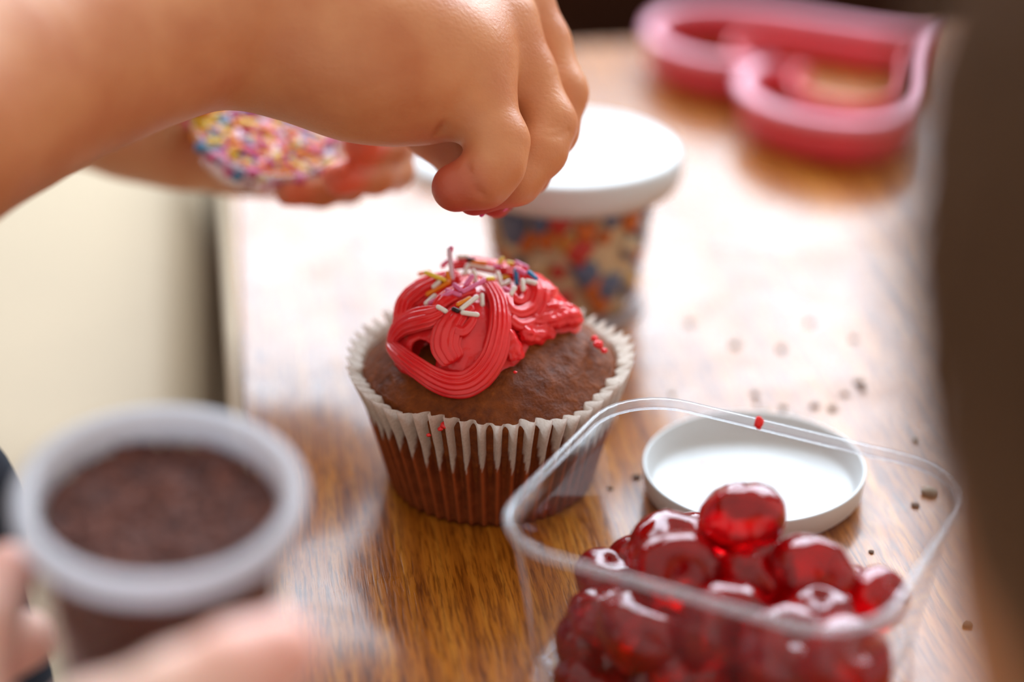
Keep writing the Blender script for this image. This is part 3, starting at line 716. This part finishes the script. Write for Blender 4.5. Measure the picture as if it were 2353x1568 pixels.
# ------------------------------------------------------------------ foreground cup of chocolate strands
fc_ = at(368, 1126, .362); FR = 336 * .362 / FPX
nrm = (Vector((0, 0, 1)).lerp((CAM - fc_).normalized(), .15) + Vector((.03, 0, 0))).normalized()
Q = Vector((0, 0, 1)).rotation_difference(nrm)
chc = empty('chocolate_cup', fc_ - nrm * .045); chc.rotation_mode = 'QUATERNION'; chc.rotation_quaternion = Q
tag(chc, 'blurred clear cup of chocolate strands with a milky rim, held in front', 'cup')
H = .045; r0 = FR * .78
v, f = lathe([(0, .0), (r0 - .002, .0), (r0, .002)] + [(r0 + (FR - .0025 - r0) * k / 8, .002 + (H - .004) * k / 8) for k in range(1, 9)] + [(FR - .0031, H - .002)] + [(r0 - .0008 + (FR - .0025 - r0) * k / 8, .002 + (H - .004) * k / 8) for k in range(7, -1, -1)], 96)
mesh('cup_body', v, f, M['clear'], chc)
v, f = lathe([(FR - .0036, H - .0050), (FR - .0008, H - .0048), (FR, H - .0030), (FR, H - .0006), (FR - .0010, H), (FR - .0032, H), (FR - .0042, H - .0010), (FR - .0046, H - .0060), (FR - .0036, H - .0050)], 96)
mesh('rim', v, f, M['frosted_rim'], chc)
def fillprof(rr, z, a): return (rr * math.cos(a), rr * math.sin(a), z + (.0012 * noise.noise(Vector((rr * math.cos(a), rr * math.sin(a), 0)) * 160) if z > .02 else 0))
v, f = lathe([(0, .002), (r0 - .002, .002)] + [(r0 - .0018 + (FR - .0035 - r0) * k / 8, .003 + (H - .0115) * k / 8) for k in range(9)] + [(FR * k / 10 * .85, H - .0075) for k in (9, 8, 7, 6, 5, 4, 3, 2, 1, 0)], 72, fillprof)
mesh('chocolate_fill', v, f, M['choc'], chc)
sp = []
for _ in range(1500):
    a = random.uniform(0, 6.283); rr = (FR - .0052) * math.sqrt(random.random()); x, y = rr * math.cos(a), rr * math.sin(a)
    sp.append(((x, y, H - .0068 + .0012 * noise.noise(Vector((x, y, 0)) * 160) + random.uniform(0, .0006)), rdir(.35)))
rods('chocolate_strands', sp, .0042, .00055, [M['choc'], M['choc'], M['choc_light']], chc, 'dark and milk chocolate strands filling the cup')

# ------------------------------------------------------------------ people
def r_at(rpx, d): return rpx * d / FPX
def chain(F, pts, k=.003):
    for (x0, y0, d0, r0_), (x1, y1, d1, r1_) in zip(pts[:-1], pts[1:]):
        F.cone(at(x0, y0, d0), at(x1, y1, d1), r_at(r0_, d0), r_at(r1_, d1), k)
def union_fingers(lo_, hi_, res, palm, fingers, kp=.006, kf=.0004, grooves=()):
    """palm and each finger blended on its own, fingers only creased against each other"""
    base = Field(lo_, hi_, res)
    for ch_ in palm: chain(base, ch_[0], ch_[1])
    out = base.d.copy()
    for ch_, k_ in fingers:
        g = Field(lo_, hi_, res); chain(g, ch_, .0025)
        out = smin(out, smin(base.d, g.d, k_), kf)
    base.d = out
    for line, gr in grooves:                     # skin creases, pressed into the surface where the camera sees it
        pts = []
        for (x, y) in line:
            r = ray(x, y); t = .43
            while t < .60:
                p = np.array(CAM + r * t); i = np.round((p - base.lo) / res).astype(int)
                if (i >= 0).all() and (i < base.n).all() and base.d[tuple(i)] < 0: break
                t += res * .4
            pts.append(np.array(CAM + r * (t - gr * .25)))
        for p, q in zip(pts[:-1], pts[1:]): base.cone(p, q, gr, gr, gr * 1.2, sub=True)
    return base.mesh()
def tipmask(v, tips):
    v = np.asarray(v); m = np.zeros(len(v))
    for p, r_, s_ in tips:
        d = np.linalg.norm(v - np.array(p), axis=1); m = np.maximum(m, s_ * np.clip(1.6 - d / r_, 0, 1))
    return m
def largest(v, q):                           # keep the biggest connected piece
    lab = np.arange(len(v))
    while True:
        m = lab[q].min(1); new = lab.copy(); np.minimum.at(new, q.ravel(), np.repeat(m, 4)); new = new[new]
        if (new == lab).all(): break
        lab = new
    keep = lab == np.bincount(lab).argmax(); idx = np.cumsum(keep) - 1
    return v[keep], idx[q[keep[q[:, 0]]]]
def join_np(parts):
    V, Qd = [], []; b = 0
    for v, q in parts: V.append(v); Qd.append(q + b); b += len(v)
    return np.concatenate(V), np.concatenate(Qd)

# --- the child decorating: right hand in front, left hand behind holding a tub
p1 = empty('person', (-.50, .56, FLOOR)); tag(p1, 'person leaning in from the left, one hand dropping sprinkles, the other holding a tub', 'person')
palm = [([(-560, 470, .395, 290), (-200, 282, .425, 258), (0, 176, .445, 240), (220, 92, .463, 216), (420, 30, .478, 200), (545, -5, .487, 186), (640, 15, .492, 180)], .012),
        ([(600, 40, .490, 165), (800, 95, .489, 170), (950, 125, .490, 165), (1045, 145, .492, 135)], .012),
        ([(690, 80, .487, 165), (840, 125, .487, 160), (985, 165, .489, 135)], .010),
        ([(620, -20, .503, 170), (1095, 45, .504, 108)], .012),
        ([(620, -60, .517, 160), (1130, -15, .518, 104)], .012),
        ([(620, -80, .530, 150), (1130, -50, .531, 100)], .012)]
fing = [([(1075, 140, .490, 92), (1098, 235, .4865, 84), (1143, 326, .4835, 71), (1138, 378, .4820, 66), (1110, 412, .4810, 65), (1048, 431, .4805, 57)], .005),
        ([(1160, 60, .503, 78), (1208, 170, .502, 68), (1256, 285, .4995, 67), (1240, 345, .496, 62), (1185, 412, .4935, 58), (1090, 453, .4905, 44)], .006),
        ([(1190, -5, .517, 78), (1244, 100, .5160, 66), (1284, 215, .513, 65), (1270, 300, .510, 58), (1212, 395, .505, 52), (1135, 462, .5000, 38)], .006),
        ([(1175, -40, .530, 84), (1225, 80, .528, 68), (1255, 190, .525, 62), (1230, 300, .520, 54), (1190, 400, .513, 46), (1140, 465, .507, 38)], .006),
        ([(760, 60, .524, 130), (900, 195, .521, 95), (1000, 300, .5165, 66), (1072, 370, .512, 60), (1120, 445, .507, 40)], .010)]
v1, q1 = union_fingers((-.225, .30, .055), (.03, .53, .275), .00085, palm, fing, grooves=[([(1074, 376), (1082, 405), (1097, 438), (1120, 458)], .0006), ([(1019, 284), (1014, 296), (1006, 308)], .0008),
    ([(1262, 318), (1288, 312), (1306, 300)], .0004), ([(1268, 296), (1292, 288), (1308, 276)], .0004), ([(1180, 100), (1205, 95)], .0004)])
palmL = [([(-700, 60, 0.6624, 150), (-200, 170, 0.6302, 135), (120, 240, 0.6118, 120), (300, 295, 0.6026, 98), (420, 325, 0.5998, 84)], .012),
         ([(420, 330, 0.5980, 88), (560, 335, 0.5998, 88), (700, 345, 0.5998, 80), (850, 355, 0.5934, 72)], .012),
         ([(560, 350, 0.5934, 70), (760, 385, 0.5906, 56)], .010)]
fingL = [([(830, 330, .598, 60), (912, 330, .582, 50), (895, 325, .562, 48), (832, 330, .546, 45)], .006),
         ([(810, 380, .593, 56), (905, 390, .578, 48), (860, 402, .560, 46), (780, 410, .545, 41)], .005),
         ([(740, 390, .589, 50), (800, 425, .578, 42), (740, 438, .566, 38), (662, 446, .560, 31)], .005),
         ([(380, 320, .598, 55), (395, 285, .584, 40), (425, 258, .572, 34), (462, 236, .562, 30)], .006)]
v2, q2 = union_fingers((-.27, .44, .0), (.0, .68, .22), .0012, palmL, fingL)
# neck and head, out of the picture, above the shirt collar
Fh = Field((-.64, .44, .24), (-.36, .68, .56), .004)
Fh.ell((-.485, .56, .43), (.085, .068, .10), .02).cone((-.52, .56, .26), (-.505, .56, .36), .04, .036, .02)
Fh.cone((-.40, .56, .425), (-.385, .56, .405), .009, .012, .012).ell((-.405, .56, .365), (.014, .02, .010), .012)
Fh.ell((-.49, .492, .425), (.016, .006, .024), .006).ell((-.49, .628, .425), (.016, .006, .024), .006)
Fh.ell((-.398, .535, .440), (.008, .013, .007), .004, sub=True).ell((-.398, .585, .440), (.008, .013, .007), .004, sub=True)
Fh.ell((-.395, .56, .385), (.006, .02, .002), .003, sub=True)
v3, q3 = Fh.mesh()
def end_quad(v, q, d):
    c = v[q].mean(1) @ np.array(d, float); return int(c.argmax())
def tube(V, Q, la, lb, path, rad):                # four-sided limb between two quad loops; returns its rings
    rings = [la]
    prev = [V[i] for i in la]
    for c, r_ in zip(path, rad):
        m = sum(prev) / 4; new = []
        for p in prev: d = p - m; d = d / (np.linalg.norm(d) + 1e-9); V.append(np.array(c) + d * r_); new.append(len(V) - 1)
        rings.append(new); prev = [V[i] for i in new]
    cand = [[(lb if s_ > 0 else lb[::-1])[(k + o_) % 4] for k in range(4)] for s_ in (1, -1) for o_ in range(4)]
    def cost(L): m = sum(V[i] for i in L) / 4; mp = sum(prev) / 4; return sum(np.linalg.norm((V[i] - m) * 20 - (p - mp)) for i, p in zip(L, prev))
    rings.append(min(cand, key=cost))
    for a_, b_ in zip(rings[:-1], rings[1:]):
        for k in range(4): Q.append([a_[k], a_[(k + 1) % 4], b_[(k + 1) % 4], b_[k]])
    return rings
e1, e2, e3 = end_quad(v1, q1, (-1, 0, 0)), end_quad(v2, q2, (-1, .2, 0)), end_quad(v3, q3, (0, 0, -1))
l1 = list(q1[e1]); l2 = list(q2[e2] + len(v1)); l3_ = list(q3[e3] + len(v1) + len(v2))
V, Qd = join_np([(v1, np.delete(q1, e1, 0)), (v2, np.delete(q2, e2, 0)), (v3, np.delete(q3, e3, 0))])
V = list(V); Qx = []
rr_ = tube(V, Qx, l1, l2, [(-.24, .35, .108), (-.40, .335, .105), (-.50, .44, .20), (-.52, .53, .20), (-.52, .59, .20), (-.50, .65, .20), (-.43, .675, .135), (-.28, .62, .130)], [.025, .03, .035, .04, .04, .035, .03, .025])
ups = max(range(4), key=lambda k: V[rr_[4][k]][2] + V[rr_[4][(k + 1) % 4]][2])
qd_ = [rr_[4][ups], rr_[4][(ups + 1) % 4], rr_[5][(ups + 1) % 4], rr_[5][ups]]; Qx = [q_ for q_ in Qx if set(q_) != set(qd_)]
tube(V, Qx, qd_, l3_, [(-.52, .56, .245)], [.025])
V = np.array(V); Qd = np.concatenate([Qd, np.array(Qx)])
V = V - np.array(p1.location)
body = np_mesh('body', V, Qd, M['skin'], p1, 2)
off_ = np.array(p1.location)
tips = [(at(1040, 435, .482), .0085, .85), (at(1085, 455, .4905), .0080, .9), (at(1130, 465, .500), .0075, .9), (at(1140, 465, .507), .008, .8), (at(1110, 435, .507), .008, .8), (at(1040, 340, .516), .009, .45)]
lit_flush = [(at(832, 330, .546), .0070, .85), (at(780, 412, .545), .0070, .85), (at(662, 446, .561), .006, .5), (at(455, 240, .563), .008, .9)]  # back hand: reddish tips, painted brighter in place of the light on them
bco = np.array([q.co for q in body.data.vertices]) + off_
point_attr(body, 'tip', tipmask(bco, tips)); point_attr(body, 'lit_flush', tipmask(bco, lit_flush))
def body_shirt(name, parts, res, lo_, hi_, m, parent, loc):
    F_ = Field(lo_, hi_, res)
    for p_ in parts:
        if p_[0] == 'c': F_.cone(*p_[1:])
        else: F_.ell(*p_[1:])
    v_, q_ = F_.mesh(); return np_mesh(name, v_ - np.array(loc), q_, m, parent, 2)
body_shirt('shirt', [('e', (-.53, .56, .08), (.09, .125, .22), .04), ('e', (-.53, .56, -.12), (.10, .125, .20), .05), ('c', (-.52, .46, .22), (-.40, .33, .10), .055, .045, .03), ('c', (-.40, .33, .10), (-.20, .355, .112), .045, .040, .02),
                     ('c', (-.52, .66, .22), (-.44, .68, .13), .055, .045, .03), ('c', (-.44, .68, .13), (-.25, .61, .135), .043, .034, .02)], .005, (-.72, .22, -.36), (-.14, .84, .34), M['shirt'], p1, p1.location)
body_shirt('trousers', [('e', (-.53, .56, -.25), (.10, .12, .12), .04), ('c', (-.53, .51, -.30), (-.53, .50, FLOOR + .06), .065, .04, .03), ('c', (-.53, .61, -.30), (-.53, .62, FLOOR + .06), .065, .04, .03)], .006, (-.72, .38, FLOOR - .01), (-.38, .76, -.08), M['navy'], p1, p1.location)
hairm = plain('dark_brown_hair', srgb(120, 82, 52), .55, .3, 500, .0006, 900)
body_shirt('hair', [('e', (-.505, .56, .455), (.085, .078, .092), .02), ('e', (-.555, .56, .40), (.045, .07, .09), .03)], .005, (-.66, .44, .26), (-.36, .68, .58), hairm, p1, p1.location)

# the tub of sprinkles held in the left hand
tcn = at(612, 288, .5686); tn = (Vector((0, 0, 1)).lerp((CAM - tcn).normalized(), .33) + Vector((.20, 0, 0))).normalized()
TRD = 178 * .5686 / FPX
ht = empty('sprinkle_dish', tcn - tn * .012); ht.rotation_mode = 'QUATERNION'; ht.rotation_quaternion = Vector((0, 0, 1)).rotation_difference(tn)
tag(ht, 'round clear dish of rainbow sprinkles held in the hand behind', 'dish')
v, f = lathe([(0, 0), (TRD * .8, 0), (TRD * .84, .0015), (TRD - .0008, .012), (TRD - .0016, .012), (TRD * .82, .0022), (0, .001)], 80); mesh('dish_body', v, f, M['clear'], ht)
v, f = lathe([(TRD - .0018, .0112), (TRD - .0002, .0112), (TRD + .0004, .0122), (TRD - .0004, .0130), (TRD - .0016, .0128), (TRD - .0018, .0112)], 80); mesh('rim', v, f, M['clear_rim'], ht)
v, f = lathe([(0, .0015), (TRD * .8, .002), (TRD - .0022, .0098), (TRD * .6, .0108), (0, .0112)], 60); mesh('sugar_bed', v, f, M['s_pink'], ht)
sp = []
for _ in range(480):
    a = random.uniform(0, 6.283); rr = (TRD - .0028) * math.sqrt(random.random()); sp.append(((rr * math.cos(a), rr * math.sin(a), .0108 + random.uniform(0, .0011) - .001 * (rr / TRD) ** 2), rdir(.4)))
rods('rainbow_sprinkles', sp, .0075, .0013, [M['s_' + c] for c in ('pink', 'magenta', 'orange', 'yellow', 'lilac', 'blue', 'pink', 'orange', 'yellow', 'orange', 'magenta')], ht, 'loose rainbow sugar sprinkles filling the dish')
# the pinch of sprinkles between the fingertips
v, f = capsule((0, 0, 0), (.0008, .0004, .0008), .0006, 10); o = mesh('sprinkle', v, f, M['s_magenta']); o.location = at(1106, 494, .4955); tag(o, 'magenta sprinkle pinched under the fingertips, about to fall', 'sprinkle', 'sprinkles in the fingertips')
v, f = capsule((0, 0, 0), (.0024, .0004, .0009), .0006, 10); o = mesh('sprinkle', v, f, M['s_pink']); o.location = at(1140, 488, .4985); tag(o, 'pink sprinkle pinched between the fingertips', 'sprinkle', 'sprinkles in the fingertips')

# --- person holding the chocolate cup (hand at the lower left)
p2 = empty('person', at(-260, 2100, .36)); tag(p2, 'blurred hand in a navy sleeve holding the cup of chocolate strands, lower left', 'person')
palm2 = [([(-560, 2500, 0.3366, 330), (-250, 2150, 0.3460, 300), (60, 1960, 0.3534, 260)], .012), ([(60, 1950, 0.3506, 230), (330, 1900, 0.3460, 200)], .012), ([(30, 1930, 0.3693, 200), (350, 1880, 0.3740, 170)], .012)]
fing2 = [([(60, 1850, 0.3385, 150), (230, 1690, 0.3226, 125), (420, 1610, 0.3160, 118), (550, 1545, 0.3160, 112), (640, 1500, 0.3179, 98)], .008),
         ([(-30, 1900, 0.3600, 150), (-75, 1640, 0.3628, 95), (-45, 1440, 0.3693, 88), (22, 1310, 0.3759, 66)], .008),
         ([(-10, 1900, 0.3740, 150), (-90, 1660, 0.3880, 95), (-60, 1520, 0.3974, 85), (60, 1470, 0.4021, 70)], .008),
         ([(380, 1900, 0.3693, 150), (640, 1800, 0.3740, 95), (720, 1640, 0.3834, 85), (690, 1540, 0.3880, 66)], .008),
         ([(380, 1890, 0.3834, 140), (600, 1780, 0.4021, 85), (670, 1640, 0.4114, 75), (640, 1560, 0.4114, 60)], .008)]
# the right-hand fingers stay low, hidden below the frame
fing2[3] = ([(230, 1920, 0.3693, 140), (400, 1880, 0.3787, 90), (450, 1760, 0.3852, 80), (420, 1690, 0.3871, 62)], .008)
fing2[4] = ([(230, 1900, 0.3834, 130), (360, 1860, 0.3974, 80), (400, 1750, 0.4021, 72), (370, 1690, 0.4021, 58)], .008)
v, q = union_fingers((-.17, .18, -.06), (-.01, .40, .125), .0012, palm2, fing2)
loc2 = np.array(p2.location); b2 = np_mesh('body', v - loc2, q, M['skin_pink'], p2, 2); point_attr(b2, 'tip', tipmask(np.array([x.co for x in b2.data.vertices]) + loc2, [(at(640, 1500, .318), .01, .5), (at(22, 1310, .376), .009, .5)]))
a, b = at(-420, 2330, .366), at(-900, 2900, .36)
body_shirt('sleeve', [('c', tuple(a), tuple(b), .036, .045, .01), ('c', tuple(at(-900, 620, .50)), tuple(at(-190, 1180, .455)), .026, .0200, .015), ('c', tuple(at(-190, 1180, .455)), tuple(at(-120, 1620, .455)), .0200, .0205, .015), ('c', tuple(at(-120, 1620, .455)), tuple(at(-300, 2200, .42)), .0205, .03, .015), ('c', tuple(at(-300, 2200, .42)), tuple(a), .03, .034, .015)], .003, (-.36, .0, -.30), (-.05, .52, .14), M['navy'], p2, p2.location)

# --- person at the right edge: head of dark hair close to the lens
p3 = empty('person', (.24, .10, FLOOR)); tag(p3, 'blurred dark brown haired head close in front at the right edge', 'person')
HC3 = Vector((.1395, .186, .178)); 
Fh = Field((.03, .02, -.20), (.42, .36, .34), .0035)
Fh.ell(HC3 + Vector((-.004, .006, -.012)), (.088, .080, .108), .02).cone(tuple(HC3 + Vector((.03, -.04, -.09))), (.25, .05, .0), .042, .046, .03)
Fh.cone(tuple(HC3 + Vector((-.03, .066, -.015))), tuple(HC3 + Vector((-.03, .076, -.03))), .008, .011, .01).ell(HC3 + Vector((-.015, .064, -.075)), (.022, .014, .010), .01)
Fh.ell((.27, .03, -.05), (.12, .10, .09), .04)
v, q = largest(*Fh.mesh()); l3 = np.array(p3.location); b3 = np_mesh('body', v - l3, q, M['skin'], p3, 2); point_attr(b3, 'tip', np.zeros(len(b3.data.vertices)))
Fh = Field((.02, .05, .02), (.32, .33, .34), .003)
Fh.ell(HC3 + Vector((.004, -.004, .012)), (.1015, .090, .108), .02)
Fh.ell(HC3 + Vector((-.06, .10, -.07)), (.05, .05, .045), .01, sub=True)
v, q = Fh.mesh()
for i in range(len(v)):                                        # combed strands
    p = Vector(v[i]); a_ = math.atan2(p.y - HC3.y, p.x - HC3.x); v[i] += (v[i] - np.array(HC3)) * (.022 * noise.noise(Vector((a_ * 26, p.z * 9, 1))) + .014 * noise.noise(Vector((a_ * 70, p.z * 14, 3))))
hr = np_mesh('hair', v - l3, q, hairm, p3, 1)
strnd = []
cv_ = MB(); rg = random.Random(3)
for k in range(1100):
    a_ = rg.uniform(0, 6.283); pts = []
    for s_ in range(9):
        t = .12 + s_ / 8 * rg.uniform(1.5, 1.75); rr = 1.0 + rg.uniform(.0, .03); aa = a_ + .05 * math.sin(s_ + k)
        pts.append(HC3 + Vector((.004, -.004, .012)) + Vector((.1015 * math.sin(t) * math.cos(aa), .090 * math.sin(t) * math.sin(aa), .108 * math.cos(t))) * rr)
    for x, y in zip(pts[:-1], pts[1:]):
        vv, ff = capsule(x, y, .00025, 4, 1); cv_.add(vv, ff)
o = cv_.build('hair_strands', hairm, p3, True); o.location = -p3.location; o['kind'] = 'stuff'
body_shirt('shirt', [('e', (.28, .03, -.14), (.15, .11, .14), .04), ('e', (.28, .0, -.35), (.14, .10, .25), .05)], .006, (.08, -.16, -.62), (.48, .18, .04), M['shirt'], p3, p3.location)

# ------------------------------------------------------------------ crumbs on the table
CR = [(1735, 905, .0012, 0), (1738, 925, .0009, 0), (1873, 932, .0013, 0), (1913, 938, .0014, 0), (1942, 905, .0012, 0), (1975, 878, .0016, 0), (1984, 893, .0013, 0), (1795, 800, .0015, 0), (1962, 778, .0012, 0), (1462, 1096, .0013, 0), (1402, 1122, .0008, 0), (1760, 948, .0014, 1), (1820, 962, .0016, 1), (1800, 935, .0012, 1), (2110, 1010, .0011, 1), (2140, 1130, .0022, 1), (2105, 1160, .0012, 0), (2222, 1436, .0013, 0), (2002, 1268, .0008, 0), (1545, 905, .0010, 1), (1585, 740, .0014, 1), (1690, 790, .0016, 1), (1860, 740, .0014, 1)]
CL = ['upper dark crumb of the pair behind the punnet rim, left of the row', 'lower dark crumb of the pair behind the punnet rim', 'left crumb of the two round dark ones beyond the lid', 'right and larger crumb of the two round dark ones beyond the lid',
      'dark crumb between the round pair and the long streak', 'large dark crumb at the top of the long streak', 'dark crumb at the lower end of the long streak', 'blurred dark crumb farther back on the pale table, left', 'blurred dark crumb farther back on the pale table, right',
      'dark crumb touching the left side of the white lid', 'tiny dark crumb between the cupcake and the white lid', 'pale crumb left in the short row behind the punnet rim', 'largest pale crumb at the right end of the short row', 'small pale crumb above the short row',
      'pale crumb by the dark hair beyond the right rim', 'broad pale crumb seen through the right corner of the punnet', 'dark crumb left below the broad pale one in the punnet corner', 'lone dark crumb on the table right of the punnet', 'tiny dark crumb at the right foot of the white lid',
      'pale crumb just right of the cupcake, beyond the rim', 'pale crumb beside the foot of the sprinkle tub', 'pale crumb on the middle of the far table', 'farthest pale crumb, near the heart cutter']
for k, (px, py, r_, pale) in enumerate(CR):
    o = blob('crumb', (0, 0, 0), r_, M['crumb_pale' if pale else 'crumb'], None, (0, 0, 0), .4, k * 1.7, 7); o.location = atz(px, py, r_ * .3); o.rotation_euler = (0, 0, k)
    tag(o, CL[k], 'crumb', 'crumbs on the table')
